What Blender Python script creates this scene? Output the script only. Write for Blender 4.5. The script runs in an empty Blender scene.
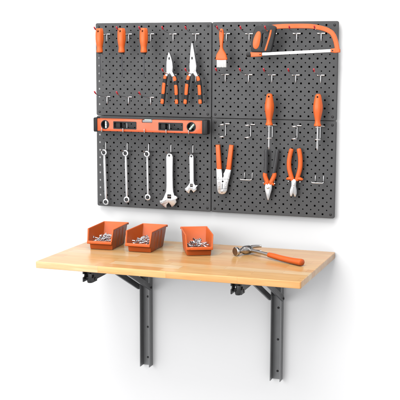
import bpy, bmesh, math, random
from mathutils import Vector, Matrix, Euler
random.seed(7)
S = 0.0254                                   # everything below is written in inches
PI = math.pi
scene = bpy.context.scene
COL = scene.collection

# ------------------------------------------------------------------ materials
def mat(name, color, rough=.5, metal=0., **kw):
    m = bpy.data.materials.new(name); m.use_nodes = True
    nt = m.node_tree; b = nt.nodes['Principled BSDF']
    b.inputs['Roughness'].default_value = rough
    b.inputs['Metallic'].default_value = metal
    c = (*color, 1)
    tc = nt.nodes.new('ShaderNodeTexCoord')
    n = nt.nodes.new('ShaderNodeTexNoise'); n.inputs['Scale'].default_value = kw.get('scale', 60)
    n.inputs['Detail'].default_value = 6
    nt.links.new(tc.outputs['Object'], n.inputs['Vector'])
    v = kw.get('var', .06)
    mix = nt.nodes.new('ShaderNodeMixRGB')
    mix.inputs[1].default_value = tuple(max(0, x * (1 - v)) for x in color) + (1,)
    mix.inputs[2].default_value = tuple(min(1, x * (1 + v)) for x in color) + (1,)
    nt.links.new(n.outputs['Fac'], mix.inputs[0])
    nt.links.new(mix.outputs[0], b.inputs['Base Color'])
    rv = kw.get('rvar', .08)
    mr = nt.nodes.new('ShaderNodeMapRange')
    mr.inputs['From Min'].default_value = .3; mr.inputs['From Max'].default_value = .7
    mr.inputs['To Min'].default_value = max(.02, rough - rv); mr.inputs['To Max'].default_value = rough + rv
    n2 = nt.nodes.new('ShaderNodeTexNoise'); n2.inputs['Scale'].default_value = kw.get('rscale', 25)
    n2.inputs['Detail'].default_value = 5
    nt.links.new(tc.outputs['Object'], n2.inputs['Vector'])
    nt.links.new(n2.outputs['Fac'], mr.inputs['Value'])
    nt.links.new(mr.outputs[0], b.inputs['Roughness'])
    if kw.get('bump'):
        n3 = nt.nodes.new('ShaderNodeTexNoise'); n3.inputs['Scale'].default_value = kw.get('bscale', 900)
        n3.inputs['Detail'].default_value = 3
        bp = nt.nodes.new('ShaderNodeBump'); bp.inputs['Strength'].default_value = kw['bump']
        bp.inputs['Distance'].default_value = kw.get('bdist', .0006)
        nt.links.new(tc.outputs['Object'], n3.inputs['Vector'])
        nt.links.new(n3.outputs['Fac'], bp.inputs['Height'])
        nt.links.new(bp.outputs[0], b.inputs['Normal'])
    if kw.get('coat'):
        b.inputs['Coat Weight'].default_value = kw['coat']; b.inputs['Coat Roughness'].default_value = .12
    if kw.get('trans'):
        b.inputs['Transmission Weight'].default_value = kw['trans']
    return m

M = {}
M['wall'] = mat('wall_paint', (.90, .90, .905), .7, bump=.08, bscale=300, var=.004)
M['panel'] = mat('panel_powder_coat', (.065, .0655, .068), .48, bump=.22, bscale=1400, bdist=.0003, var=.05)
M['panel_screw'] = mat('dark_screw', (.035, .035, .037), .35, .6)
M['orange'] = mat('orange_grip', (.82, .134, .019), .36, bump=.08, bscale=700)
M['orange_bin'] = mat('orange_bin_plastic', (.86, .150, .026), .40, bump=.12, bscale=1200, bdist=.0002)
M['orange_paint'] = mat('orange_paint', (.77, .112, .022), .3, coat=.3)
M['black'] = mat('black_rubber', (.012, .012, .013), .55, bump=.1, bscale=900)
M['grip_black'] = mat('grip_black', (.011, .011, .012), .45, bump=.1, bscale=900)
M['charcoal'] = mat('charcoal_plastic', (.045, .045, .048), .42, bump=.1, bscale=900)
M['chrome'] = mat('chrome', (.82, .82, .83), .14, 1., rvar=.05)
M['satin'] = mat('satin_steel', (.62, .62, .63), .26, 1., rvar=.08, bump=.012, bscale=500)
M['white_steel'] = mat('bright_nickel', (.64, .64, .65), .27, 1., rvar=.08, bump=.015, bscale=600)
M['red'] = mat('red_vinyl', (.62, .02, .035), .35)
M['bracket'] = mat('bracket_paint', (.085, .086, .09), .38, .3, bump=.12, bscale=900, bdist=.0003)
M['bracket_dark'] = mat('bracket_black', (.018, .018, .019), .4, .1, bump=.1)
M['bristle'] = mat('white_bristle', (.86, .85, .82), .6, scale=300, var=.05)
M['vial'] = mat('vial_white', (.88, .90, .87), .15, coat=.5)
M['vial_green'] = mat('vial_pale_green', (.62, .78, .66), .12, coat=.6)
M['grey_rib'] = mat('grey_plastic', (.30, .30, .31), .4)
M['face_steel'] = mat('hammer_steel', (.46, .45, .445), .17, 1., rvar=.08)
M['brown_steel'] = mat('hammer_face', (.25, .16, .10), .38, .8)
M['dark_steel'] = mat('dark_steel', (.10, .10, .11), .38, .8)
M['rail'] = mat('rail_grey_steel', (.25, .252, .258), .38, .3, bump=.12, bscale=900, bdist=.0003)
M['zinc'] = mat('zinc_bolt', (.66, .66, .68), .24, 1., rvar=.12, rscale=200)

def wood_material():
    m = bpy.data.materials.new('butcher_block_wood'); m.use_nodes = True
    nt = m.node_tree; N = nt.nodes; L = nt.links; b = N['Principled BSDF']
    def node(t, **k):
        n = N.new(t)
        for a, v in k.items(): setattr(n, a, v)
        return n
    def math_(op, a, bb=None):
        n = node('ShaderNodeMath', operation=op)
        for i, v in enumerate((a, bb)):
            if v is None: continue
            if isinstance(v, (int, float)): n.inputs[i].default_value = v
            else: L.new(v, n.inputs[i])
        return n.outputs[0]
    tc = node('ShaderNodeTexCoord'); sp = node('ShaderNodeSeparateXYZ')
    L.new(tc.outputs['Object'], sp.inputs[0])
    x, y, z = sp.outputs
    yo = math_('ADD', y, 10.0)
    row = math_('FLOOR', math_('DIVIDE', yo, 1.62 * S))
    wn = node('ShaderNodeTexWhiteNoise', noise_dimensions='1D'); L.new(row, wn.inputs['W'])
    ln = math_('ADD', math_('MULTIPLY', wn.outputs['Value'], 3.5 * S), 6.5 * S)
    xs = math_('ADD', math_('DIVIDE', math_('ADD', x, 10.0), ln), math_('MULTIPLY', wn.outputs['Value'], 37.0))
    cell = math_('FLOOR', xs)
    key = math_('ADD', math_('MULTIPLY', row, 17.31), math_('MULTIPLY', cell, 3.77))
    wc = node('ShaderNodeTexWhiteNoise', noise_dimensions='1D'); L.new(key, wc.inputs['W'])
    # grain: noise stretched along x, shifted stave by stave
    off = node('ShaderNodeCombineXYZ')
    L.new(math_('MULTIPLY', wc.outputs['Value'], 9.0), off.inputs[0])
    L.new(math_('MULTIPLY', wc.outputs['Value'], 5.0), off.inputs[1])
    va = node('ShaderNodeVectorMath', operation='ADD'); L.new(tc.outputs['Object'], va.inputs[0]); L.new(off.outputs[0], va.inputs[1])
    mp = node('ShaderNodeMapping'); mp.inputs['Scale'].default_value = (3.5, 42, 42); L.new(va.outputs[0], mp.inputs[0])
    g1 = node('ShaderNodeTexNoise'); g1.inputs['Scale'].default_value = 2.2; g1.inputs['Detail'].default_value = 9; g1.inputs['Distortion'].default_value = .7
    L.new(mp.outputs[0], g1.inputs['Vector'])
    mp2 = node('ShaderNodeMapping'); mp2.inputs['Scale'].default_value = (9, 420, 420); L.new(va.outputs[0], mp2.inputs[0])
    g2 = node('ShaderNodeTexNoise'); g2.inputs['Scale'].default_value = 2.0; g2.inputs['Detail'].default_value = 4
    L.new(mp2.outputs[0], g2.inputs['Vector'])
    cr = node('ShaderNodeValToRGB')
    e = cr.color_ramp.elements
    e[0].position = 0; e[0].color = (.79, .40, .145, 1)
    e[1].position = 1; e[1].color = (.89, .65, .385, 1)
    k = e.new(.4); k.color = (.84, .48, .185, 1)
    k = e.new(.75); k.color = (.86, .54, .24, 1)
    L.new(wc.outputs['Value'], cr.inputs[0])
    gr = node('ShaderNodeValToRGB')
    gr.color_ramp.elements[0].position = .32; gr.color_ramp.elements[0].color = (.84, .76, .66, 1)
    gr.color_ramp.elements[1].position = .62; gr.color_ramp.elements[1].color = (1, 1, 1, 1)
    L.new(g1.outputs['Fac'], gr.inputs[0])
    mu = node('ShaderNodeMixRGB', blend_type='MULTIPLY'); mu.inputs[0].default_value = .9
    L.new(cr.outputs[0], mu.inputs[1]); L.new(gr.outputs[0], mu.inputs[2])
    gr2 = node('ShaderNodeValToRGB')
    gr2.color_ramp.elements[0].position = .3; gr2.color_ramp.elements[0].color = (.86, .80, .72, 1)
    gr2.color_ramp.elements[1].position = .5; gr2.color_ramp.elements[1].color = (1, 1, 1, 1)
    L.new(g2.outputs['Fac'], gr2.inputs[0])
    mu2 = node('ShaderNodeMixRGB', blend_type='MULTIPLY'); mu2.inputs[0].default_value = .85
    L.new(mu.outputs[0], mu2.inputs[1]); L.new(gr2.outputs[0], mu2.inputs[2])
    # glue joints between staves
    fr = math_('FRACT', math_('DIVIDE', yo, 1.62 * S))
    fx = math_('FRACT', xs)
    j = math_('MAXIMUM', math_('LESS_THAN', fr, .022), math_('LESS_THAN', fx, .0045))
    mj = node('ShaderNodeMixRGB', blend_type='MULTIPLY'); L.new(math_('MULTIPLY', j, .4), mj.inputs[0])
    L.new(mu2.outputs[0], mj.inputs[1]); mj.inputs[2].default_value = (.55, .40, .28, 1)
    L.new(mj.outputs[0], b.inputs['Base Color'])
    b.inputs['Roughness'].default_value = .34
    b.inputs['Coat Weight'].default_value = .22; b.inputs['Coat Roughness'].default_value = .14
    bp = node('ShaderNodeBump'); bp.inputs['Strength'].default_value = .12; bp.inputs['Distance'].default_value = .0004
    L.new(g2.outputs['Fac'], bp.inputs['Height']); L.new(bp.outputs[0], b.inputs['Normal'])
    return m
M['wood'] = wood_material()

# ------------------------------------------------------------------ mesh builder (inches)
def catmull(pts, n=6, closed=True):
    P = [Vector(p) for p in pts]; out = []; c = len(P)
    rng = range(c) if closed else range(c - 1)
    for i in rng:
        if closed: p0, p1, p2, p3 = P[(i - 1) % c], P[i], P[(i + 1) % c], P[(i + 2) % c]
        else: p0, p1, p2, p3 = P[max(i - 1, 0)], P[i], P[i + 1], P[min(i + 2, c - 1)]
        for k in range(n):
            t = k / n
            out.append(.5 * ((2 * p1) + (p2 - p0) * t + (2 * p0 - 5 * p1 + 4 * p2 - p3) * t * t + (3 * p1 - p0 - 3 * p2 + p3) * t ** 3))
    if not closed: out.append(P[-1])
    return [tuple(v) for v in out]

class MB:
    def __init__(self): self.v = []; self.f = []
    def add(self, vs, fs, mtx=None):
        o = len(self.v)
        self.v += [tuple(mtx @ Vector(p)) if mtx else tuple(p) for p in vs]
        self.f += [tuple(i + o for i in f) for f in fs]
        return self
    def bm(self, b, mtx=None):
        b.verts.index_update()
        self.add([v.co[:] for v in b.verts], [[v.index for v in f.verts] for f in b.faces], mtx)
        b.free(); return self
    def box(self, x0, x1, y0, y1, z0, z1, bev=0, seg=2, mtx=None):
        b = bmesh.new(); bmesh.ops.create_cube(b, size=1)
        for v in b.verts: v.co = Vector(((x0 + x1) / 2 + v.co.x * (x1 - x0), (y0 + y1) / 2 + v.co.y * (y1 - y0), (z0 + z1) / 2 + v.co.z * (z1 - z0)))
        if bev: bmesh.ops.bevel(b, geom=b.edges[:], offset=bev, segments=seg, profile=.5, affect='EDGES', clamp_overlap=True)
        return self.bm(b, mtx)
    def prism(self, outline, a0, a1, bev=0, seg=2, plane='XZ', mtx=None):
        """outline in the plane, pushed from a0 to a1 along the third axis, its rims rounded"""
        def P(p, a):
            return {'XZ': (p[0], a, p[1]), 'XY': (p[0], p[1], a), 'YZ': (a, p[0], p[1])}[plane]
        b = bmesh.new()
        va = [b.verts.new(P(p, a0)) for p in outline]; vb = [b.verts.new(P(p, a1)) for p in outline]
        n = len(outline)
        fa = b.faces.new(va); fb = b.faces.new(vb[::-1])
        for i in range(n): b.faces.new((va[i], vb[i], vb[(i + 1) % n], va[(i + 1) % n]))
        bmesh.ops.recalc_face_normals(b, faces=b.faces[:])
        if bev:
            es = list({e for f in (fa, fb) for e in f.edges})
            bmesh.ops.bevel(b, geom=es, offset=bev, segments=seg, profile=.5, affect='EDGES', clamp_overlap=True)
        return self.bm(b, mtx)
    def tube(self, path, r, seg=10, flat=None, up=None, cap=True, mtx=None):
        """round bar along a path; flat=(a, b) squeezes the section along (side, up)"""
        P = [Vector(p) for p in path]; n = len(P)
        R = r if isinstance(r, (list, tuple)) else [r] * n
        vs, fs = [], []
        prev = None
        for i in range(n):
            t = (P[min(i + 1, n - 1)] - P[max(i - 1, 0)]).normalized()
            if up is not None:
                u = Vector(up); u = (u - t * u.dot(t)).normalized()
            elif prev is None:
                u = Vector((0, 0, 1)) if abs(t.z) < .9 else Vector((0, 1, 0)); u = (u - t * u.dot(t)).normalized()
            else:
                u = (prev - t * prev.dot(t)).normalized()
            prev = u; s = t.cross(u)
            fa, fb = flat if flat else (1, 1)
            for k in range(seg):
                a = 2 * PI * k / seg
                vs.append(P[i] + s * math.cos(a) * R[i] * fa + u * math.sin(a) * R[i] * fb)
        for i in range(n - 1):
            for k in range(seg):
                fs.append((i * seg + k, i * seg + (k + 1) % seg, (i + 1) * seg + (k + 1) % seg, (i + 1) * seg + k))
        if cap:
            fs.append(tuple(range(seg))[::-1]); fs.append(tuple(range((n - 1) * seg, n * seg)))
        return self.add(vs, fs, mtx)
    def lathe(self, prof, seg=24, lobes=0, amp=0, mtx=None):
        """prof: (radius, z) pairs spun round z"""
        vs, fs = [], []; n = len(prof)
        for q in prof:
            r, z = q[0], q[1]; am = amp * (q[2] if len(q) > 2 else 1)
            for k in range(seg):
                a = 2 * PI * k / seg
                rr = r * (1 + (am * math.cos(lobes * a) if lobes else 0))
                vs.append((rr * math.cos(a), rr * math.sin(a), z))
        for i in range(n - 1):
            for k in range(seg):
                fs.append((i * seg + k, i * seg + (k + 1) % seg, (i + 1) * seg + (k + 1) % seg, (i + 1) * seg + k))
        fs.append(tuple(range(seg))[::-1]); fs.append(tuple(range((n - 1) * seg, n * seg)))
        return self.add(vs, fs, mtx)
    def ring(self, c, R, r, axis='Z', seg=24, rs=8, a0=0, a1=2 * PI):
        full = abs(a1 - a0 - 2 * PI) < 1e-6
        pts = []
        for k in range(seg + 1):
            a = a0 + (a1 - a0) * k / seg
            d = {'Z': (math.cos(a), math.sin(a), 0), 'Y': (math.cos(a), 0, math.sin(a)), 'X': (0, math.cos(a), math.sin(a))}[axis]
            pts.append(tuple(c[i] + R * d[i] for i in range(3)))
        up = {'Z': (0, 0, 1), 'Y': (0, 1, 0), 'X': (1, 0, 0)}[axis]
        return self.tube(pts, r, rs, up=up, cap=not full)
    def mesh(self, name, org=(0, 0, 0), smooth=38):
        me = bpy.data.meshes.new(name)
        o = Vector(org)
        me.from_pydata([((Vector(v) - o) * S)[:] for v in self.v], [], self.f)
        b = bmesh.new(); b.from_mesh(me)
        bmesh.ops.recalc_face_normals(b, faces=b.faces[:])
        b.to_mesh(me); b.free()
        if smooth:
            for p in me.polygons: p.use_smooth = True
            me.set_sharp_from_angle(angle=math.radians(smooth))
        return me
    def build(self, name, m, parent=None, org=None, smooth=38, label=None):
        if org is None: org = parent['_o'] if parent is not None and '_o' in parent else (0, 0, 0)
        o = bpy.data.objects.new(name, self.mesh(name, org, smooth)); COL.objects.link(o)
        o.data.materials.append(m)
        if parent is not None:
            o.parent = parent; o['_o'] = tuple(org)
        else:
            o.location = Vector(org) * S
        if label: o['label'] = label
        return o

def tag(o, label=None, cat=None, group=None, kind=None):
    if label: o['label'] = label
    if cat: o['category'] = cat
    if group: o['group'] = group
    if kind: o['kind'] = kind
    return o
def thing(name, loc, label, cat, group=None):
    o = bpy.data.objects.new(name, None); COL.objects.link(o)
    o.empty_display_size = .01
    o.location = Vector(loc) * S; o['_o'] = tuple(loc)
    return tag(o, label, cat, group)
def copy_tree(o, parent=None):
    c = o.copy(); COL.objects.link(c)
    if parent is not None: c.parent = parent
    for ch in list(o.children): copy_tree(ch, c)
    return c
def place(o, loc): o.location = Vector(loc) * S
def cut(o, cutters, org):
    """real holes: each cutter (an MB) is subtracted, then thrown away"""
    tmp = []
    for c in cutters:
        co = bpy.data.objects.new('cutter', c.mesh('cutter', org, 0)); COL.objects.link(co)
        co.matrix_world = Matrix.Translation(Vector(org) * S)
        tmp.append(co)
        md = o.modifiers.new('cut', 'BOOLEAN'); md.operation = 'DIFFERENCE'; md.solver = 'EXACT'; md.object = co
    bpy.context.view_layer.update()
    dg = bpy.context.evaluated_depsgraph_get()
    me = bpy.data.meshes.new_from_object(o.evaluated_get(dg))
    o.modifiers.clear(); old = o.data; o.data = me; bpy.data.meshes.remove(old)
    for p in me.polygons: p.use_smooth = True
    me.set_sharp_from_angle(angle=math.radians(38))
    for co in tmp: bpy.data.objects.remove(co)
def ycyl(x, z, r, y0, y1, seg=20):
    return MB().prism([(x + r * math.cos(2 * PI * k / seg), z + r * math.sin(2 * PI * k / seg)) for k in range(seg)], y0, y1)

# ------------------------------------------------------------------ the wall
WALL_Y = .8
w = MB().box(-150, 150, WALL_Y, WALL_Y + 4, -120, 120).build('wall', M['wall'], smooth=0)
w['kind'] = 'structure'

# ------------------------------------------------------------------ pegboard panels
def panel_mesh():
    m = MB(); HX, HZ, G, CH = 8.0, 6.0, .03, .07
    RB, RS, T, RC = .128, .088, .07, .22
    nb, ns = 5, 4
    ex, ez = HX - G - CH, HZ - G - CH
    for i in range(16):
        for j in range(12):
            cx, cz = -7.5 + i, -5.5 + j
            corner_hole = False
            for sx in (-1, 1):
                for sz in (-1, 1):
                    edge_x = (i == 0 and sx < 0) or (i == 15 and sx > 0)
                    edge_z = (j == 0 and sz < 0) or (j == 11 and sz > 0)
                    X = sx * ex if edge_x else cx + sx * .5
                    Z = sz * ez if edge_z else cz + sz * .5
                    p = [(cx + sx * RB * math.cos(a), cz + sz * RB * math.sin(a)) for a in [PI / 2 * k / nb for k in range(nb + 1)]]
                    p.append((cx, Z))
                    if not edge_x and not edge_z:
                        p += [(X - sx * RS * math.cos(a), Z - sz * RS * math.sin(a)) for a in [PI / 2 * k / ns for k in range(ns + 1)]]
                    elif edge_x and edge_z:
                        rc = RC - CH
                        p += [(X - sx * rc + sx * rc * math.sin(a), Z - sz * rc + sz * rc * math.cos(a)) for a in [PI / 2 * k / 4 for k in range(5)]]
                    else: p.append((X, Z))
                    p.append((X, cz))
                    if sx * sz < 0: p = p[::-1]
                    m.add([(q[0], 0, q[1]) for q in p][::-1], [tuple(range(len(p)))])
    def bore(cx, cz, r, n):
        vs = [(cx + r * math.cos(2 * PI * k / n), y, cz + r * math.sin(2 * PI * k / n)) for y in (0, T) for k in range(n)]
        m.add(vs, [(k, (k + 1) % n, n + (k + 1) % n, n + k) for k in range(n)])
    for i in range(16):
        for j in range(12): bore(-7.5 + i, -5.5 + j, RB, 20)
    for i in range(15):
        for j in range(11): bore(-7 + i, -5 + j, RS, 16)
    # rounded rim folding back into the flange
    def loop(ins, y, r):
        hx, hz = HX - G - ins, HZ - G - ins; out = []
        for sx, sz, a0 in ((1, 1, 0), (-1, 1, PI / 2), (-1, -1, PI), (1, -1, 3 * PI / 2)):
            for k in range(5):
                a = a0 + PI / 2 * k / 4
                out.append((sx * (hx - r) + r * math.cos(a), y, sz * (hz - r) + r * math.sin(a)))
        return out
    loops = [loop(CH, 0, RC - CH), loop(CH * .55, .008, RC - CH * .55), loop(CH * .2, .03, RC - CH * .2), loop(0, .07, RC), loop(0, .30, RC)]
    n = len(loops[0]); vs = [p for l in loops for p in l]
    m.add(vs, [(a * n + k, a * n + (k + 1) % n, (a + 1) * n + (k + 1) % n, (a + 1) * n + k) for a in range(len(loops) - 1) for k in range(n)])
    # top and bottom flanges reach back to the wall
    for sz in (-1, 1):
        z = sz * (HZ - G)
        m.box(-HX + .5, HX - .5, .25, WALL_Y - .004, min(z, z - sz * .06), max(z, z - sz * .06))
    return m
pm = panel_mesh()
def screw_head(x, z, y=0, r=.165):
    m = MB()
    m.lathe([(.02, 0.075), (r * .55, .07), (r * .85, .045), (r, .01), (r, -.02)], 20, mtx=Matrix.Translation((x, y, z)) @ Matrix.Rotation(PI / 2, 4, 'X'))
    m.box(x - r * .6, x + r * .6, y - .085, y - .06, z - .025, z + .025)
    m.box(x - .025, x + .025, y - .084, y - .06, z - r * .6, z + r * .6)
    return m
PG = 'perforated steel pegboard panels on the wall'
proto_panel = thing('pegboard_panel', (0, 0, 0), 'dark grey pegboard panel at upper left, carrying the three thin-shaft screwdrivers', 'pegboard', PG)
pm.build('sheet', M['panel'], proto_panel, smooth=25)
for sx in (-1, 1):
    for sz in (-1, 1): screw_head(sx * 7.5, sz * 5.5).build('screw', M['panel_screw'], proto_panel)
for i, (x, z, lab) in enumerate([(-8, 6, None), (8, 6, 'dark grey pegboard panel at upper right, behind the hacksaw and the brush'),
                                 (-8, -6, 'dark grey pegboard panel at lower left, behind the level and the wrenches'),
                                 (8, -6, 'dark grey pegboard panel at lower right, behind the crimper and the pliers with dipped handles')]):
    o = proto_panel if i == 0 else copy_tree(proto_panel)
    place(o, (x, 0, z))
    if lab: o['label'] = lab
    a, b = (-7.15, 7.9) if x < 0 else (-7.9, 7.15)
    k = MB().box(a, b, .34, .40, -5.85, 5.85).build('hole_shade_sheet', M['black'], smooth=0); k.parent = o  # added sheet that darkens the holes in place of the shade behind them

# ------------------------------------------------------------------ hooks
def make_peg_hook():
    h = thing('peg_hook', (0, 0, 0), 'x', 'hook')
    m = MB()
    m.tube([(-.47, -.09, 0), (.47, -.09, 0)], .088, 12)
    m.tube([(-.36, -.09, 0), (-.36, .3, 0)], .06, 8); m.tube([(.36, -.09, 0), (.36, .3, 0)], .06, 8)
    m.tube([(0, -.1, .03), (0, -.1, -.55), (0, -.085, -.8), (0, -.06, -.92)], [.095, .095, .085, .05], 10)
    m.build('base_plate', M['white_steel'], h)
    path = catmull([(0, -.08, 0), (0, -1.2, .07), (0, -2.5, .2), (0, -3.3, .36), (0, -3.8, .62)], 5, False)
    MB().tube(path, .068, 10).build('rod', M['chrome'], h)
    MB().tube([(0, -3.62, .5), (0, -3.82, .64), (0, -3.98, .78), (0, -4.0, .80)], [.085, .098, .095, .05], 10).build('tip_cap', M['red'], h)
    return h
PH = make_peg_hook()
GH = 'red-tipped peg hooks on the pegboard'
hooks = [(-14.3, 10.55, 'chrome red-tipped peg hook through the handle of the leftmost screwdriver'),
 (-11.25, 10.55, 'chrome red-tipped peg hook through the handle of the second screwdriver from left'),
 (-8.2, 10.55, 'chrome red-tipped peg hook through the handle of the third screwdriver, nearest the pliers'),
 (-5.14, 10.53, 'empty red-tipped peg hook just above the jaws of the shorter needle-nose pliers'),
 (-2.1, 10.52, 'empty red-tipped peg hook above the jaws of the longer needle-nose pliers'),
 (-5.14, 5.4, 'red-tipped peg hook in the crotch of the shorter needle-nose pliers'),
 (-2.1, 5.45, 'red-tipped peg hook in the crotch of the longer needle-nose pliers'),
 (-14.36, 2.5, 'empty red-tipped peg hook under the leftmost screwdriver, just over the level'),
 (-11.31, 2.5, 'empty red-tipped peg hook under the second screwdriver, just over the level'),
 (-8.23, 2.5, 'empty red-tipped peg hook under the third screwdriver, just over the level'),
 (1.95, 10.53, 'red-tipped peg hook through the handle of the flat paint brush'),
 (4.89, 10.5, 'empty red-tipped peg hook between the paint brush and the hacksaw handle'),
 (7.95, 10.5, 'red-tipped peg hook under the hacksaw frame, right behind its grip'),
 (10.9, 10.5, 'red-tipped peg hook under the middle of the hacksaw frame'),
 (13.92, 10.5, 'red-tipped peg hook under the hacksaw frame near its bent front end'),
 (1.83, 5.5, 'empty red-tipped peg hook right below the bristles of the paint brush'),
 (4.87, 5.5, 'empty red-tipped peg hook below the grip of the hacksaw, second in its row'),
 (7.85, 5.5, 'empty red-tipped peg hook above the left bulb-handled screwdriver'),
 (10.86, 5.5, 'empty red-tipped peg hook between and above the two bulb-handled screwdrivers'),
 (13.96, 5.5, 'empty red-tipped peg hook above the right bulb-handled screwdriver')]
for i, (x, z, lab) in enumerate(hooks):
    o = PH if i == 0 else copy_tree(PH)
    place(o, (x, 0, z)); tag(o, lab, 'hook', GH)

# short hooks carrying the wrenches
def make_short_hook():
    h = thing('wrench_hook', (0, 0, 0), 'x', 'hook')
    m = MB()
    m.tube([(0, -.07, -.05), (0, -.07, .75), (0, -.05, .95), (0, .25, 1.0)], [.075, .075, .065, .05], 10)
    m.build('base_plate', M['white_steel'], h)
    MB().tube([(-.2, -.06, 0), (.75, -.06, 0)], .05, 8).build('dark_bar', M['panel_screw'], h)  # thin dark bar along the board, longer to the right
    MB().tube([(0, -.08, 0), (0, -.9, -.02), (0, -1.5, .0), (0, -1.72, .06), (0, -1.82, .18)], .07, 10).build('rod', M['satin'], h)
    return h
SHK = make_short_hook()
for i, (x, lab) in enumerate([(-14.62, 'short chrome hook holding the longest ring wrench, leftmost in its row'), (-11.56, 'short chrome hook holding the middle ring wrench'),
                              (-8.55, 'short chrome hook holding the shortest ring wrench'), (-5.45, 'short chrome hook holding the larger adjustable wrench'),
                              (-2.45, 'short chrome hook holding the smaller adjustable wrench')]):
    o = SHK if i == 0 else copy_tree(SHK)
    place(o, (x, 0, -4.5)); tag(o, lab, 'hook', 'short wrench hooks on the pegboard')

# hooks under the spirit level
def make_level_hook():
    h = thing('level_hook', (0, 0, 0), 'x', 'hook')
    MB().tube([(-.36, -.07, .14), (.36, -.07, .14)], .07, 10).build('base_plate', M['white_steel'], h)
    MB().tube(catmull([(0, -.07, .13), (0, -.16, .05), (0, -.4, 0), (0, -1.9, 0), (0, -2.12, .08), (0, -2.18, .3), (0, -2.18, .5)], 4, False), .062, 10).build('rod', M['white_steel'], h)
    return h
LHK = make_level_hook()
for i, (x, lab) in enumerate([(-14.24, 'upturned hook under the round plumb vial at the left end of the level'), (-11.25, 'upturned hook under the left long window of the level'),
                              (-8.29, 'upturned hook under the middle of the level, left of its top notch'), (-5.32, 'upturned hook under the level beside the left edge of its right long window'),
                              (-2.29, 'upturned hook under the tilted round vial at the right end of the level')]):
    o = LHK if i == 0 else copy_tree(LHK)
    place(o, (x, 0, -1.94)); tag(o, lab, 'hook', 'upturned hooks under the level')

# double ring hooks
def make_ring_hook():
    h = thing('ring_hook', (0, 0, 0), 'x', 'hook')
    m = MB()
    m.tube([(0, -.08, .02), (0, -.08, -1.5)], .07, 10)
    m.tube([(-.05, -.08, .02), (.5, -.08, .02), (.52, .3, .02)], .065, 10)
    m.build('base_plate', M['white_steel'], h)
    for z in (0, -1.5):
        m = MB()
        m.tube([(0, -.08, z), (0, -1.12, z)], .06, 10)
        m.ring((0, -1.5, z), .36, .065, 'Z', 28, 10)
        m.build('ring', M['white_steel'], h)
    return h
RHK = make_ring_hook()
for i, (x, lab) in enumerate([(1.9, 'empty double ring hook right above the orange crimper'), (5.2, 'empty double ring hook left of the left bulb-handled screwdriver'),
                              (8.0, 'double ring hook gripping the left bulb-handled screwdriver'), (11.14, 'empty double ring hook between the two bulb-handled screwdrivers'),
                              (14.03, 'double ring hook gripping the right bulb-handled screwdriver')]):
    o = RHK if i == 0 else copy_tree(RHK)
    place(o, (x, 0, -.68)); tag(o, lab, 'hook', 'double ring hooks on the pegboard')

# loop hooks for pliers
def make_loop_hook(bar=True):
    h = thing('loop_hook', (0, 0, 0), 'x', 'hook')
    for s in (-1, 1):
        MB().tube([(s * .51, .3, .62), (s * .51, -.06, .62), (s * .51, -.08, .5), (s * .51, -.08, .2)], .062, 10).build('stem', M['white_steel'], h)
    if bar:
        m = MB()
        for s in (-1, 1):
            m.tube([(s * .51, -.07, .25), (s * .51, -.12, 0), (s * .52, -.3, -.1), (s * .6, -1.25, -.1)], .055, 8)
        m.tube([(-.72, -1.2, -.02), (-.64, -1.27, -.1), (.64, -1.27, -.1), (.74, -1.2, 0)], .06, 10)
        m.build('rod', M['white_steel'], h)
    else:
        for s in (-1, 1):
            MB().tube([(s * .51, -.07, .25), (s * .51, -.12, 0), (s * .6, -.3, -.12), (s * .72, -.8, -.14), (s * .73, -.88, -.08)], .055, 8).build('prong', M['white_steel'], h)
    return h
LOOP = make_loop_hook(); PRONG = make_loop_hook(False); PRONG.name = 'prong_hook'
for i, (x, lab) in enumerate([(4.95, 'empty loop hook between the crimper and the black-handled pliers'), (1.9, 'two-prong hook straddling the jaws of the orange crimper'),
                              (7.85, 'two-prong hook under the guards of the black-handled pliers'), (11.06, 'two-prong hook under the guards of the orange-handled cutters'),
                              (14.05, 'empty loop hook right of the orange-handled cutters, below the right bulb-handled screwdriver')]):
    o = LOOP if i == 0 else PRONG if i == 1 else copy_tree(PRONG if i in (2, 3) else LOOP)
    place(o, (x, 0, -7.4 if i in (0, 4) else (-7.35, -7.75, -7.42)[i - 1])); tag(o, lab, 'hook', 'hooks for pliers on the lower right panel')

# ------------------------------------------------------------------ screwdrivers
def make_slim_driver():
    t = thing('screwdriver', (0, 0, 0), 'x', 'screwdriver')
    prof = [(.30, .50, 0), (.40, .47, .2), (.46, .38, .6), (.51, .1, 1), (.53, -.4, 1), (.53, -.9, 1), (.49, -1.3, .8), (.42, -1.65, .4), (.375, -1.9, .2), (.385, -2.1, .2), (.425, -2.35, .2), (.43, -2.48, .1), (.39, -2.54, 0)]
    h = MB().lathe(prof, 36, 6, .045).build('handle', M['orange'], t)
    cut(h, [ycyl(0, .1, .12, -1, 1)], (0, 0, 0))
    MB().lathe([(.36, -2.54), (.37, -2.6), (.3, -2.68), (.12, -2.70)], 28).build('collar', M['black'], t)
    MB().lathe([(.28, .53), (.33, .51), (.34, .48)], 24).build('end_cap', M['black'], t)
    MB().lathe([(.062, -2.65), (.062, -5.35), (.075, -5.5), (.03, -5.68)], 12).build('shaft', M['dark_steel'], t)
    return t
SD = make_slim_driver()
for i, (x, lab) in enumerate([(-14.25, 'slim orange screwdriver with thin dark shaft, leftmost of the three in a row'), (-11.2, 'slim orange screwdriver with thin dark shaft, middle of the three in a row'),
                              (-8.17, 'slim orange screwdriver with thin dark shaft, rightmost of the three in a row')]):
    o = SD if i == 0 else copy_tree(SD)
    place(o, (x, -2.5, 10.73)); tag(o, lab, 'screwdriver', 'slim screwdrivers in a row')

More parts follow.
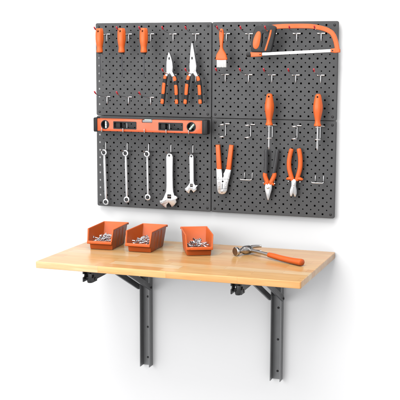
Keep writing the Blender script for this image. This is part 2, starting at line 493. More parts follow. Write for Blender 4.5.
def make_bulb_driver():
    t = thing('screwdriver', (0, 0, 0), 'x', 'screwdriver')
    prof = [(.16, 3.86, 0), (.28, 3.8, 0), (.36, 3.66, .2), (.41, 3.4, .5), (.48, 3.0, .8), (.56, 2.5, 1), (.575, 2.2, 1), (.55, 1.8, 1), (.48, 1.4, .8), (.40, 1.0, .5), (.34, .7, .2), (.335, .52, .1), (.37, .32, 0), (.45, .14, 0), (.46, .05, 0), (.40, 0, 0)]
    h = MB().lathe(prof, 36, 6, .04).build('handle', M['orange'], t)
    cut(h, [ycyl(0, 3.5, .12, -1, 1)], (0, 0, 0))
    MB().lathe([(.105, 0.05), (.105, -2.5), (.12, -2.62), (.09, -2.8), (.03, -2.95)], 16).build('shaft', M['white_steel'], t)
    return t
BD = make_bulb_driver()
for i, (x, z, lab) in enumerate([(7.96, -.6, 'bulb-handled orange screwdriver over the black-handled pliers'), (14.0, -.56, 'bulb-handled orange screwdriver near the right edge of the pegboard')]):
    o = BD if i == 0 else copy_tree(BD)
    place(o, (x, -1.5, z)); tag(o, lab, 'screwdriver', 'bulb-handled screwdrivers')

# ------------------------------------------------------------------ needle-nose pliers
def needle_pliers(org, head, lh, rh, hole, label):
    t = thing('pliers', org, label, 'pliers', 'needle-nose pliers')
    y = org[1]
    h = MB().prism(head, y - .2, y + .2, .06, 2).build('jaw_head', M['white_steel'], t)
    cut(h, [MB().prism([(hole[0] + .115 * math.cos(2 * PI * k / 18), hole[1] + .2 * math.sin(2 * PI * k / 18)) for k in range(18)], y - 1, y + 1)], org)
    cx = sum(p[0] for p in head) / len(head)
    top = max(p[1] for p in head)
    MB().box(hole[0] - .012, hole[0] + .012, y - .206, y - .15, hole[1] + .2, top - .02).build('jaw_seam', M['black'], t)
    MB().lathe([(.02, .06), (.16, .05), (.2, 0), (.2, -.03)], 20, mtx=Matrix.Translation((cx + .12, y - .2, 6.0)) @ Matrix.Rotation(PI / 2, 4, 'X')).build('pivot', M['satin'], t)
    for path in (lh, rh):
        P = catmull([(p[0], y, p[1]) for p in path], 8, False); n = len(P)
        r = [.17 + .1 * min(1, k / n * 3.5) for k in range(n)]; r[-1] = .2; r[0] = .13
        hd = MB().tube(P, r, 14, flat=(1, .85), up=(0, 1, 0)).build('handle', M['black'], t)
        for a, b in ((.10, .30), (.40, .70), (.82, .97)):
            i0, i1 = int(a * n), int(b * n)
            q = P[i0:i1 + 1]
            rr = [r[i0 + k] + .018 for k in range(len(q))]; rr[0] -= .03; rr[-1] -= .03
            # coloured inlay shell on the wall-away side of the grip
            MB().tube([(p[0] - .03, p[1] - .02, p[2]) for p in q], rr, 14, flat=(.94, .86), up=(0, 1, 0)).build('grip_inlay', M['orange'], hd)
    return t
needle_pliers((-5.15, -1.2, 5.5), [(-5.35, 8.12), (-5.31, 8.21), (-5.24, 8.25), (-5.17, 8.21), (-5.12, 8.12), (-4.93, 7.62), (-4.76, 7.0), (-4.69, 6.39), (-4.75, 5.83), (-4.45, 5.27), (-4.84, 5.14), (-5.15, 5.64), (-5.49, 5.2), (-5.83, 5.26), (-5.59, 5.76), (-5.61, 6.39), (-5.58, 7.0), (-5.49, 7.62)],
              [(-5.67, 5.51), (-5.76, 5.01), (-5.91, 4.0), (-6.02, 2.86), (-6.16, 1.73)], [(-4.61, 5.39), (-4.4, 4.77), (-4.26, 3.77), (-4.21, 2.77), (-4.17, 1.76)], (-5.19, 7.45),
              'shorter needle-nose pliers with orange and black grips, nearer the screwdrivers')
needle_pliers((-2.08, -1.2, 5.5), [(-2.24, 9.38), (-2.08, 9.38), (-1.81, 8.14), (-1.54, 6.54), (-1.62, 5.92), (-1.3, 5.3), (-1.7, 5.17), (-2.05, 5.66), (-2.34, 5.23), (-2.68, 5.29), (-2.47, 5.85), (-2.51, 6.53), (-2.4, 8.14)],
              [(-2.54, 5.54), (-2.67, 4.91), (-2.83, 3.91), (-2.92, 2.79), (-3.05, 1.78)], [(-1.5, 5.42), (-1.27, 4.8), (-1.14, 3.81), (-1.07, 2.81), (-1.01, 1.82)], (-2.14, 7.5),
              'longer needle-nose pliers with orange and black grips and long pointed jaws')

# ------------------------------------------------------------------ paint brush
t = thing('paint_brush', (1.92, -2, 10.75), 'flat orange paint brush with white bristles hanging on the right panel', 'paint brush')
h = MB().prism(catmull([(1.7, 10.93), (1.91, 11.1), (2.13, 10.93), (2.22, 10.2), (2.11, 9.23), (2.15, 8.63), (2.5, 8.02), (2.61, 7.66), (2.59, 7.29), (1.29, 7.29), (1.25, 7.66), (1.34, 8.02), (1.7, 8.63), (1.72, 9.23), (1.62, 10.2)], 4), -2.2, -1.8, .13, 3).build('handle', M['orange'], t)
cut(h, [ycyl(1.92, 10.75, .11, -3, -1)], (1.92, -2, 10.75))
m = MB()
for i in range(26):
    for j in range(6):
        x = 1.37 + 1.17 * (i + .5) / 26 + random.uniform(-.012, .012); y = -2.15 + .3 * (j + .5) / 6
        L = random.uniform(-.04, .05)
        m.tube([(x, y, 7.35), (x + random.uniform(-.02, .02), y + random.uniform(-.015, .015), 6.42 + L)], [.033, .028], 5)
m.build('bristles', M['bristle'], t)

def frame_ring(outer, inner, y0, y1):
    n = len(outer); m = MB()
    vs = [(p[0], y, p[1]) for y in (y0, y1) for l in (outer, inner) for p in l]
    fs = []
    for k in range(n):
        q = (k + 1) % n
        fs += [(k, q, n + q, n + k), (2 * n + k, 2 * n + q, 3 * n + q, 3 * n + k), (k, q, 2 * n + q, 2 * n + k), (n + k, n + q, 3 * n + q, 3 * n + k)]
    return m.add(vs, fs)
# ------------------------------------------------------------------ hacksaw
OS = (8.5, -2.2, 10.9)
t = thing('hacksaw', OS, 'orange hacksaw with charcoal grip and bright blade at the top right of the pegboard', 'hacksaw')
bar = catmull([(8.1, -2.2, 11.2), (9.3, -2.2, 11.29), (10.57, -2.2, 11.32), (13.0, -2.2, 11.29), (14.33, -2.2, 11.08), (15.18, -2.2, 10.80), (15.75, -2.2, 10.38), (16.15, -2.2, 9.5), (16.42, -2.2, 8.25)], 6, False)
m = MB()
n = len(bar); vs = []
for i, p in enumerate(bar):                       # rounded rectangular section swept along the frame
    p = Vector(p); tt = (Vector(bar[min(i + 1, n - 1)]) - Vector(bar[max(i - 1, 0)])).normalized(); u = Vector((0, 1, 0)); s = tt.cross(u)
    for a, b in ((-.27, -.12), (-.22, -.18), (.22, -.18), (.27, -.12), (.27, .12), (.22, .18), (-.22, .18), (-.27, .12)): vs.append(p + s * a + u * b)
m.add(vs, [(i * 8 + k, i * 8 + (k + 1) % 8, (i + 1) * 8 + (k + 1) % 8, (i + 1) * 8 + k) for i in range(n - 1) for k in range(8)] + [tuple(range(8)), tuple(range((n - 1) * 8, n * 8))])
m.build('frame', M['orange'], t)
h = MB().prism(catmull([(6.6, 11.44), (7.4, 11.5), (8.34, 11.5), (8.97, 11.2), (8.87, 10.76), (8.62, 9.6), (8.36, 8.5), (8.07, 8.27), (6.9, 8.25), (6.02, 8.28), (5.8, 8.48), (5.82, 9.1), (5.9, 9.8), (6.05, 10.54), (6.26, 11.15)], 5), -2.45, -1.95, .11, 3).build('grip', M['grip_black'], t)
cut(h, [MB().prism(catmull([(7.13, 10.77), (7.54, 10.86), (8.02, 10.79), (7.86, 10.05), (7.62, 9.22), (7.41, 8.55), (7.07, 8.5), (6.92, 8.65), (7.02, 9.46)], 5), -4, 0)], OS)
MB().prism(catmull([(6.52, 10.62), (6.92, 10.68), (7.04, 10.29), (6.98, 9.7), (6.82, 8.98), (6.48, 8.62), (6.1, 8.85), (6.1, 9.7)], 5), -2.5, -2.4, .05, 2).build('grip_inlay', M['orange'], t)
MB().prism(catmull([(8.2, 10.83), (8.39, 10.80), (8.2, 9.95), (7.94, 9.12), (7.73, 8.47), (7.53, 8.49), (7.73, 9.16), (7.98, 9.99)], 4), -2.5, -2.4, .04, 2).build('grip_inlay', M['orange'], t)
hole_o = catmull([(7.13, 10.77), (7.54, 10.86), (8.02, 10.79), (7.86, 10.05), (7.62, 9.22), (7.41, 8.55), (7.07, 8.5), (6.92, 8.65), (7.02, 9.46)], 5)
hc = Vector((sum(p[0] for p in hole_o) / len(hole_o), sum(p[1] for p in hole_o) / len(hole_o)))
frame_ring([tuple(hc + (Vector(p) - hc) * 1.03) for p in hole_o], [tuple(hc + (Vector(p) - hc) * .7) for p in hole_o], -2.43, -1.93).build('opening_shade_ring', M['black'], t)  # added black ring stands in for the shade inside the grip opening
MB().prism([(6.63, 8.16), (16.06, 8.63), (16.07, 8.29), (6.64, 7.82)], -2.22, -2.18, .008, 1).build('blade', M['white_steel'], t)
MB().prism([(5.7, 8.24), (7.14, 8.22), (7.14, 7.73), (5.76, 7.66)], -2.38, -2.02, .08, 3).build('blade_clamp', M['orange'], t)
MB().prism([(15.55, 8.64), (16.1, 8.72), (16.7, 8.6), (16.7, 8.22), (16.1, 8.16), (15.55, 8.26)], -2.36, -2.04, .07, 3).build('blade_clamp', M['orange'], t)
MB().lathe([(.2, -.32), (.25, -.26), (.25, .2), (.2, .26)], 24, 10, .06, mtx=Matrix.Translation((5.52, -2.2, 7.93)) @ Matrix.Rotation(PI / 2, 4, 'Y')).build('tension_knob', M['black'], t)
for x, z in ((6.95, 7.97), (15.8, 8.44)):
    MB().lathe([(.02, .04), (.07, .03), (.09, 0), (.09, -.2)], 14, mtx=Matrix.Translation((x, -2.38, z)) @ Matrix.Rotation(PI / 2, 4, 'X')).build('blade_pin', M['panel_screw'], t)

# ------------------------------------------------------------------ spirit level
OL = (-7.6, -1.5, -1.05)
LB, LF, LT, LBt = -1.0, -1.95, -.26, -1.86           # back, front, top, bottom
t = thing('spirit_level', OL, 'orange spirit level with dark end caps resting across the left half of the board', 'level')
b = MB().box(-14.95, -.55, LF, LB, LBt, LT, .05, 2).build('body', M['orange_paint'], t)
def rr(x0, x1, z0, z1, r, n=4):
    out = []
    for cx, cz, a0 in ((x1 - r, z1 - r, 0), (x0 + r, z1 - r, PI / 2), (x0 + r, z0 + r, PI), (x1 - r, z0 + r, 3 * PI / 2)):
        out += [(cx + r * math.cos(a0 + PI / 2 * k / n), cz + r * math.sin(a0 + PI / 2 * k / n)) for k in range(n + 1)]
    return out
W1, W2 = (-12.7, -9.45, -1.56, -.56), (-6.45, -3.12, -1.58, -.56)
C1, C2 = (-13.85, -1.03, .6), (-2.02, -1.04, .62)
cut(b, [MB().prism(rr(*W1, .1), -3, 0), MB().prism(rr(*W2, .1), -3, 0), ycyl(*C1, -3, 0, 28), ycyl(*C2, -3, 0, 28), MB().prism(rr(-8.72, -7.28, -.66, 0, .08), -3, 0)], OL)
for W in (W1, W2):
    f = frame_ring(rr(W[0] + .003, W[1] - .003, W[2] + .003, W[3] - .003, .1), rr(W[0] + .14, W[1] - .14, W[2] + .14, W[3] - .14, .06), LF - .02, LB + .02)
    f.box(W[0] + .06, W[0] + .85, LF + .25, LB, W[2] + .05, W[3] - .05, .03)
    f.build('window_liner', M['black'], t)
for C in (C1, C2):
    circ = lambda r: [(C[0] + r * math.cos(2 * PI * k / 28), C[1] + r * math.sin(2 * PI * k / 28)) for k in range(28)]
    frame_ring(circ(C[2] - .003), circ(C[2] - .09), LF - .02, LB + .02).build('vial_ring', M['black'], t)
def vial(cx, cz, ang, ln, r, m_):
    mt = Matrix.Translation((cx, LF + .3, cz)) @ Matrix.Rotation(ang, 4, 'Y')
    v = MB().lathe([(r * .5, -ln), (r, -ln + .05), (r, ln - .05), (r * .5, ln)], 18, mtx=mt).build('vial', m_, t)
    k = MB()
    for s in (-.14, .14): k.lathe([(r + .004, s - .012), (r + .004, s + .012)], 18, mtx=mt)
    k.build('vial_line', M['black'], v)
vial(C1[0], C1[1], 0, .5, .13, M['vial'])
vial(C2[0], C2[1], PI / 4.4, .52, .15, M['vial_green'])
for x in (-10.85, -5.0):
    MB().box(x - .06, x + .06, LF + .12, LF + .3, W1[2] + .08, W1[3] - .08, .02).build('window_post', M['grey_rib'], t)
MB().box(-8.68, -7.32, LF + .06, LB - .1, -.64, -.33, .06, 3).build('center_vial_holder', M['grey_rib'], t)
MB().lathe([(.06, -.5), (.12, -.46), (.12, .46), (.06, .5)], 16, mtx=Matrix.Translation((-8, LF + .35, -.36)) @ Matrix.Rotation(PI / 2, 4, 'Y')).build('vial', M['vial_green'], t)
for x0, x1 in ((-15.5, -14.93), (-.62, .12)):
    c = MB().box(x0, x1, LF - .07, LB + .07, LBt - .1, LT + .1, .13, 3)
    for k in (1, 2):
        xx = x0 + (x1 - x0) * k / 3
        c.box(xx - .05, xx + .05, LF - .1, LB + .1, LBt - .12, LT + .12, .03)
    c.build('end_cap', M['black'], t)
MB().box(-14.9, -.66, LF + .05, LB - .05, LT - .03, LT + .03, .02).add([], []).build('top_strip', M['charcoal'], t) if False else None

# ------------------------------------------------------------------ wrenches
def ring_wrench(x0, z0, x1, z1, wdt, label):
    t = thing('ring_wrench', (x0, -.6, z0), label, 'wrench', 'ring wrenches in a row')
    a, b = Vector((x0, -.6, z0)), Vector((x1, -.6, z1)); d = (b - a).normalized()
    m = MB()
    P = [a + d * .34, a + d * .75, a + d * 1.2] + [a.lerp(b, .5)] + [b - d * 1.2, b - d * .75, b - d * .34]
    m.tube(P, [wdt * .75, wdt * .85, wdt, wdt, wdt, wdt * .85, wdt * .75], 14, flat=(1, .6), up=(0, 1, 0))
    m.build('shank', M['white_steel'], t)
    for c in (a, b):
        o = MB().lathe([(.30, -.17), (.40, -.15), (.415, -.1), (.415, .1), (.40, .15), (.30, .17)], 32, mtx=Matrix.Translation(c) @ Matrix.Rotation(PI / 2, 4, 'X')).build('ring_end', M['satin'], t)
        star = [(c.x + (.27 if k % 2 else .235) * math.cos(2 * PI * k / 24), c.z + (.27 if k % 2 else .235) * math.sin(2 * PI * k / 24)) for k in range(24)]
        cut(o, [MB().prism(star, -2, 1)], (x0, -.6, z0))
ring_wrench(-14.62, -4.78, -14.42, -11.3, .2, 'longest bright ring wrench, leftmost of the three below the level')
ring_wrench(-11.56, -4.78, -11.43, -10.85, .19, 'middle-length bright ring wrench between the two other ring wrenches')
ring_wrench(-8.55, -4.78, -8.45, -10.4, .165, 'shortest and thinnest bright ring wrench, beside the larger adjustable wrench')

def adjustable_wrench(org, outline, hole, worm, jaw_line, label):
    t = thing('adjustable_wrench', org, label, 'wrench', 'adjustable wrenches')
    y = org[1]
    o = MB().prism(outline, y - .17, y + .17, .05, 2).build('body', M['white_steel'], t)
    (x0, z0), (x1, z1) = worm
    cut(o, [ycyl(hole[0], hole[1], .15, y - 1, y + 1), MB().prism(rr(x0, x1, z0, z1, .06), y - 1, y + 1)], org)
    mt = Matrix.Translation(((x0 + x1) / 2, y, (z0 + z1) / 2)) @ Matrix.Rotation(PI / 2, 4, 'Y')
    L = (x1 - x0) / 2 - .02; k = MB(); prof = []
    nn = 6
    for i in range(nn * 2 + 1): prof.append((.16 if i % 2 else .12, -L + 2 * L * i / (nn * 2)))
    k.lathe(prof, 18, mtx=mt).build('worm_screw', M['face_steel'], t)
    MB().tube([(p[0], y - .165, p[1]) for p in jaw_line], .018, 6).build('jaw_seam', M['panel_screw'], t)
    # raised rim of the recessed handle panel
    xs = [p[0] for p in outline if p[1] > worm[1][1] + 1.2]; cx = hole[0]; hw = (max(xs) - min(xs)) / 2 - .15
    zt_, zb_ = hole[1] - .35, worm[1][1] + .75
    lp = rr(cx - hw, cx + hw, zb_, zt_, hw * .9, 5); lp.append(lp[0])
    MB().tube([(p[0], y - .165, p[1]) for p in lp], .022, 6).build('handle_rim', M['satin'], t)
A1 = [(-4.94, -5.04), (-4.96, -7.36), (-4.92, -8.92), (-4.87, -9.5), (-4.76, -9.97), (-4.51, -10.06), (-4.3, -10.21), (-4.35, -10.39), (-4.55, -10.52), (-4.44, -10.84), (-4.7, -11.19), (-4.98, -11.44), (-5.17, -11.5), (-5.27, -11.25), (-5.53, -10.95), (-5.81, -11.25), (-5.82, -11.67), (-6.08, -11.58), (-6.47, -11.31), (-6.72, -11.14), (-6.79, -10.75), (-6.43, -10.68), (-6.18, -10.21), (-5.9, -9.55), (-5.85, -8.96), (-5.84, -7.4), (-5.87, -5.08), (-5.76, -4.72), (-5.42, -4.56), (-5.06, -4.7)]
adjustable_wrench((-5.42, -.6, -4.8), A1, (-5.44, -4.86), ((-5.7, -10.42), (-5.16, -9.88)), [(-6.6, -10.98), (-6.2, -10.8), (-5.85, -10.72)], 'larger adjustable wrench with wide open jaws at the bottom')
A2 = [(-2.12, -4.94), (-2.1, -7.25), (-2.09, -8.02), (-2.03, -8.35), (-1.88, -8.57), (-1.58, -8.48), (-1.57, -8.61), (-1.76, -8.81), (-1.69, -9.08), (-1.85, -9.27), (-2.16, -9.5), (-2.26, -9.34), (-2.46, -9.12), (-2.61, -9.3), (-2.71, -9.64), (-2.92, -9.55), (-3.2, -9.34), (-3.32, -9.01), (-3.12, -8.89), (-2.87, -8.6), (-2.67, -8.3), (-2.64, -8.04), (-2.66, -7.27), (-2.72, -4.97), (-2.64, -4.73), (-2.42, -4.6), (-2.2, -4.72)]
adjustable_wrench((-2.42, -.6, -4.85), A2, (-2.42, -4.86), ((-2.59, -8.77), (-2.2, -8.37)), [(-3.18, -9.1), (-2.95, -8.98), (-2.7, -8.93)], 'smaller adjustable wrench near the middle seam of the pegboard')

# ------------------------------------------------------------------ crimper
OC = (1.8, -.6, -7.3)
t = thing('crimper', OC, 'crimping tool with straight orange handles spread apart and white steel jaws', 'crimper')
h = MB().prism([(0.94, -6.23), (1.63, -6.33), (1.71, -6.71), (1.81, -6.96), (2.0, -6.7), (2.16, -6.31), (2.89, -6.35), (2.8, -6.9), (2.7, -7.31), (2.48, -8.2), (2.38, -8.97), (2.26, -9.25), (2.05, -9.46), (1.69, -9.56), (1.32, -9.46), (1.14, -9.25), (1.06, -8.95), (0.98, -7.76)], -.8, -.4, .06, 2).build('jaw_head', M['white_steel'], t)
cut(h, [MB().prism([(1.66, -6.3), (2.0, -6.3), (1.92, -6.9), (1.93, -7.2), (1.84, -7.42), (1.72, -7.4), (1.7, -7.0)], -2, 1), ycyl(1.8, -7.88, .12, -2, 1), MB().prism([(1.70, -8.2), (1.79, -8.2), (1.78, -8.86), (1.70, -8.88)], -2, 1)], OC)
for x, z, r in ((1.72, -9.14, .17), (1.28, -8.0, .09), (1.3, -8.5, .09), (2.25, -7.95, .09), (2.2, -8.45, .08)):
    MB().lathe([(.02, .05), (r * .7, .045), (r, .01), (r, -.05)], 20, mtx=Matrix.Translation((x, -.8, z)) @ Matrix.Rotation(PI / 2, 4, 'X')).build('rivet', M['satin'], t)
for p in ([(1.02, -7.66), (2.6, -7.55)], [(1.12, -8.9), (2.36, -8.75)], [(1.78, -7.45), (1.78, -7.75)], [(1.77, -8.0), (1.75, -8.2)]):
    MB().tube([(q[0], -.8, q[1]) for q in p], .02, 6).build('etched_line', M['panel_screw'], t)
for P in ([(1.08, -3.28), (1.2, -4.83), (1.3, -6.4)], [(2.88, -3.26), (2.7, -4.78), (2.52, -6.38)]):
    a, b = Vector(P[0]), Vector(P[-1]); d = (b - a).normalized(); nrm = Vector((-d.y, d.x))
    o = [tuple(a + nrm * .27), tuple(a - nrm * .27), tuple(b - nrm * .31), tuple(b + nrm * .31)]
    MB().prism(o, -.84, -.36, .11, 3).build('handle', M['orange'], t)

# ------------------------------------------------------------------ pliers with black handles, cutters with orange handles
OP = (7.75, -.6, -7.4)
t = thing('pliers', OP, 'combination pliers with long black handles over orange lower grips', 'pliers')
for pth, lo in (([(7.37, -3.68), (7.4, -4.99), (7.38, -5.99), (7.32, -6.74)], [(7.32, -6.61), (7.27, -6.9), (7.38, -7.3), (7.56, -7.73), (7.66, -8.06)]),
                ([(8.82, -3.64), (8.68, -4.94), (8.47, -6.19), (8.35, -6.74)], [(8.42, -6.58), (8.46, -6.85), (8.31, -7.26), (8.08, -7.71), (7.96, -8.06)])):
    P = catmull([(p[0], -.6, p[1]) for p in pth], 6, False); n = len(P)
    r = [.27] * n; r[0] = .2; r[1] = .26
    hd = MB().tube(P, r, 16, flat=(1, .9), up=(0, 1, 0)).build('handle', M['charcoal'], t)
    P = catmull([(p[0], -.6, p[1]) for p in lo], 5, False); n = len(P)
    MB().tube(P, [.29] * (n - 5) + [.28, .27, .26, .25, .22], 16, flat=(1, .95), up=(0, 1, 0)).build('grip_sleeve', M['orange'], hd)
for g in ([(7.17, -8.08), (7.26, -8.0), (7.42, -7.86), (7.6, -7.72)], [(8.46, -8.1), (8.37, -8.02), (8.22, -7.88), (8.04, -7.72)]):
    MB().tube([(p[0], -.6, p[1]) for p in g], [.09, .16, .2, .16], 14, flat=(1, 1.3), up=(0, 1, 0)).build('guard', M['orange'], t)
MB().prism(catmull([(7.42, -7.95), (7.8, -7.9), (8.16, -7.95), (8.22, -8.45), (8.04, -9.2), (7.84, -9.92), (7.68, -9.93), (7.46, -9.2), (7.31, -8.5)], 4), -.82, -.38, .08, 2).build('jaw_head', M['white_steel'], t)
MB().tube([(7.755, -.815, -9.8), (7.75, -.825, -9.3), (7.73, -.825, -8.75)], .016, 6).build('jaw_seam', M['panel_screw'], t)
MB().lathe([(.02, .05), (.15, .045), (.2, .01), (.2, -.05)], 20, mtx=Matrix.Translation((7.73, -.82, -8.4)) @ Matrix.Rotation(PI / 2, 4, 'X')).build('pivot', M['satin'], t)

OK_ = (11.05, -.6, -7.2)
t = thing('cutting_pliers', OK_, 'diagonal cutters with thick curved orange handles and short white jaws', 'pliers')
for pth, s in (([(10.62, -3.48), (10.42, -4.3), (10.31, -5.2), (10.36, -6.0), (10.55, -6.7), (10.8, -7.4)], -1), ([(11.5, -3.42), (11.68, -4.3), (11.74, -5.2), (11.68, -6.0), (11.5, -6.7), (11.3, -7.4)], 1)):
    P = catmull([(p[0], -.6, p[1]) for p in pth], 6, False); n = len(P)
    r = [.29] * n; r[0] = .2; r[1] = .27; r[-1] = .24
    hd = MB().tube(P, r, 16, flat=(1, .9), up=(0, 1, 0)).build('handle', M['orange'], t)
    e = Vector((11.05 + s * .5, -.6, -7.1))
    MB().tube([e + Vector((s * .56, 0, -.12)), e + Vector((s * .45, 0, -.12)), e + Vector((s * .15, 0, -.05)), e + Vector((-s * .2, 0, 0))], [.07, .15, .23, .2], 14, flat=(1, 1.25), up=(0, 1, 0)).build('guard', M['orange'], hd)
MB().prism([(10.66, -7.2), (11.34, -7.2), (11.3, -7.63), (11.28, -8.07), (11.38, -8.5), (11.40, -8.95), (11.31, -9.3), (11.16, -9.45), (11.03, -9.26), (10.93, -8.98), (10.83, -9.28), (10.66, -9.44), (10.53, -9.25), (10.48, -8.9), (10.53, -8.5), (10.68, -8.07), (10.68, -7.7)], -.82, -.38, .08, 2).build('jaw_head', M['white_steel'], t)
MB().lathe([(.02, .05), (.13, .045), (.17, .01), (.17, -.05)], 20, mtx=Matrix.Translation((10.99, -.82, -7.85)) @ Matrix.Rotation(PI / 2, 4, 'X')).build('pivot', M['satin'], t)
MB().tube([(10.98, -.815, -8.15), (10.96, -.825, -8.5), (10.93, -.815, -8.95)], .016, 6).build('jaw_seam', M['panel_screw'], t)

# ------------------------------------------------------------------ wall table on folding brackets
ZT, TH = -16.28, .8
t = thing('folding_wall_table', (0, .8, ZT - TH), 'light butcher-block wall table carried by two dark folding brackets', 'wall table')
MB().prism(rr(-16, 16.05, -17.3, WALL_Y - .01, .22, 5), ZT - TH, ZT, .08, 3, 'XY').build('tabletop', M['wood'], t)
zu = ZT - TH
def bracket(cx, ax):
    bt = thing('folding_bracket', (cx, WALL_Y, zu), None, None)
    del bt['_o']; bt['_o'] = (cx, WALL_Y, zu)
    bt.parent = t; bt.location = (Vector((cx, WALL_Y, zu)) - Vector((0, .8, zu))) * S
    hw = .69; fl = .09
    prof = [(cx - hw, -.4), (cx - hw + fl, -.4), (cx - hw + fl, WALL_Y - .12), (cx + hw - fl, WALL_Y - .12), (cx + hw - fl, -.4), (cx + hw, -.4), (cx + hw, WALL_Y - .004), (cx - hw, WALL_Y - .004)]
    MB().prism(prof, -33.35, zu - .02, 0.015, 1, 'XY').build('wall_rail', M['rail'], bt, smooth=30)
    for z in (-23.95, -28.1, -32.28):
        m = MB().lathe([(.02, .09), (.1, .08), (.145, .03), (.145, -.02)], 18, mtx=Matrix.Translation((cx + .05, WALL_Y - .12, z)) @ Matrix.Rotation(PI / 2, 4, 'X'))
        m.box(cx - .03, cx + .13, WALL_Y - .215, WALL_Y - .19, z - .02, z + .02)
        m.build('screw', M['panel_screw'], bt)
    MB().box(cx - hw + fl + .004, cx + hw - fl - .004, .05, .12, -22.3, zu - .05, .02).build('hinge_plate', M['bracket'], bt)
    # the arm under the top: an upside-down channel ending in a notched catch
    a0, a1 = ax - .42, ax + .42
    MB().prism([(a0, zu - .01), (a1, zu - .01), (a1, zu - .95), (a1 - .1, zu - .95), (a1 - .1, zu - .12), (a0 + .1, zu - .12), (a0 + .1, zu - .95), (a0, zu - .95)], 0, 1, 0, 1, 'XZ') if False else None
    m = MB()
    side = [(.45, zu - .01), (-16.0, zu - .01), (-16.0, zu - 1.15), (-13.5, zu - 1.1), (-8, zu - .9), (.45, zu - .9)]
    for x0 in (a0, a1 - .1): m.prism(side, x0, x0 + .1, .012, 1, 'YZ')
    m.box(a0 + .1, a1 - .1, -16.0, .45, zu - .11, zu - .012)
    m.build('arm', M['bracket_dark'], bt, smooth=30)
    m = MB()
    cat = [(-15.7, zu - .01), (-16.95, zu - .01), (-16.95, zu - .36), (-16.62, zu - .36), (-16.5, zu - .55), (-16.62, zu - .74), (-16.95, zu - .74), (-16.95, zu - 1.28), (-15.7, zu - 1.28)]
    m.prism(cat, ax - .74, ax - .58, .02, 1, 'YZ'); m.prism(cat, ax + .40, ax + .56, .02, 1, 'YZ')
    m.box(ax - .58, ax + .4, -16.3, -15.8, zu - .5, zu - .02, .03)
    m.tube([(ax - .8, -16.2, zu - .95), (ax + .62, -16.2, zu - .95)], .2, 16)
    m.lathe([(.02, -.2), (.3, -.18), (.36, -.05), (.36, .3), (.2, .36)], 20, mtx=Matrix.Translation((ax, -16.45, zu - 1.22)))
    m.box(ax - .1, ax + .4, -16.8, -16.2, zu - 1.2, zu - .3, .05)
    m.build('catch', M['bracket_dark'], bt)
    for s in (-1, 1):
        x = cx + s * (hw + .03)
        x0, x1 = (x - .25, x) if s < 0 else (x, x + .25)
        p0, p1 = Vector((-.35, -22.45)), Vector((-10.2, -17.75)); d = (p1 - p0).normalized(); nn = Vector((-d.y, d.x))
        out = []
        for k in range(9):
            a = PI / 2 + PI * k / 8; out.append(tuple(p0 + d * math.cos(a) * .36 + nn * math.sin(a) * .36))
        for k in range(9):
            a = -PI / 2 + PI * k / 8; out.append(tuple(p1 + d * math.cos(a) * .36 + nn * math.sin(a) * .36))
        st = MB().prism(out, x0, x1, .04, 2, 'YZ').build('strut', M['bracket'], bt)
        xp = x0 - .1 if s < 0 else x1
        MB().lathe([(.16, 0), (.16, .06), (.1, .1)] if s > 0 else [(.1, 0), (.16, .04), (.16, .1)], 16, mtx=Matrix.Translation((xp, p0.x, p0.y)) @ Matrix.Rotation(PI / 2, 4, 'Y')).build('pin', M['panel_screw'], bt)
bracket(-9.1, -9.3)
bracket(8.85, 8.75)

# ------------------------------------------------------------------ storage bins and their bolts
def bin_shell():
    wb, db, h, zl, yl, yf, s, bk = 2.96, 4.6, 2.57, 1.12, .62, -.2, .15, .95
    hl = lambda z: wb / 2 + s * z / h
    # profile of one side, front to back: (y, z)
    side = [(0, 0), (-.08, .62), (-.52, .74), (-yl, zl), (yf, h), (db + bk, h), (db, 0)]
    b = bmesh.new()
    Lv = [b.verts.new((-hl(z), y, z)) for y, z in side]; Rv = [b.verts.new((hl(z), y, z)) for y, z in side]
    b.faces.new(Lv); b.faces.new(Rv[::-1])
    for i in (0, 1, 2): b.faces.new((Lv[i], Rv[i], Rv[i + 1], Lv[i + 1]))
    b.faces.new((Lv[5], Rv[5], Rv[6], Lv[6])); b.faces.new((Lv[6], Rv[6], Rv[0], Lv[0]))
    bmesh.ops.recalc_face_normals(b, faces=b.faces[:])
    # the shell is open along lip - sides - back; make sure normals point outwards
    fz = min(b.faces, key=lambda f: f.calc_center_median().z)
    if fz.normal.z > 0: bmesh.ops.reverse_faces(b, faces=b.faces[:])
    es = [e for e in b.edges if len(e.link_faces) == 2 and e.calc_face_angle() > .5]
    bmesh.ops.bevel(b, geom=es, offset=.09, segments=2, profile=.5, affect='EDGES', clamp_overlap=True)
    bmesh.ops.solidify(b, geom=b.faces[:], thickness=.09)
    m = MB().bm(b)
    rim = MB()
    for q in (-1, 1):
        rim.tube([(q * (hl(zl) + .01), -yl, zl), (q * (hl(h) + .02), yf, h), (q * (hl(h) + .02), db + bk, h)], .075, 10)
    rim.tube([(-hl(h) - .02, db + bk, h), (hl(h) + .02, db + bk, h)], .095, 10)
    rim.box(-hl(h) - .1, hl(h) + .1, db + bk - .06, db + bk + .16, h - .2, h + .06, .03)
    lip = MB()
    lip.box(-hl(zl) - .08, hl(zl) + .08, -yl - .16, -yl + .06, zl - .34, zl + .04, .06, 3)
    slot = MB().box(-hl(zl) + .22, -hl(zl) + .4, -yl - .185, -yl - .14, zl - .26, zl - .1, .02)
    ribs = MB()
    for q in (-1, 1):
        for yy in (1.0, 2.2, 3.4):
            x = q * (wb / 2 + .02)
            ribs.add([], [])
            ribs.tube([(q * (hl(.25) + .0), yy, .25), (q * (hl(2.3) + .0), yy + .35, 2.3)], .035, 6)
    m.add(ribs.v, ribs.f)
    return m, rim, lip, slot
sh, rim, lip, slot = bin_shell()
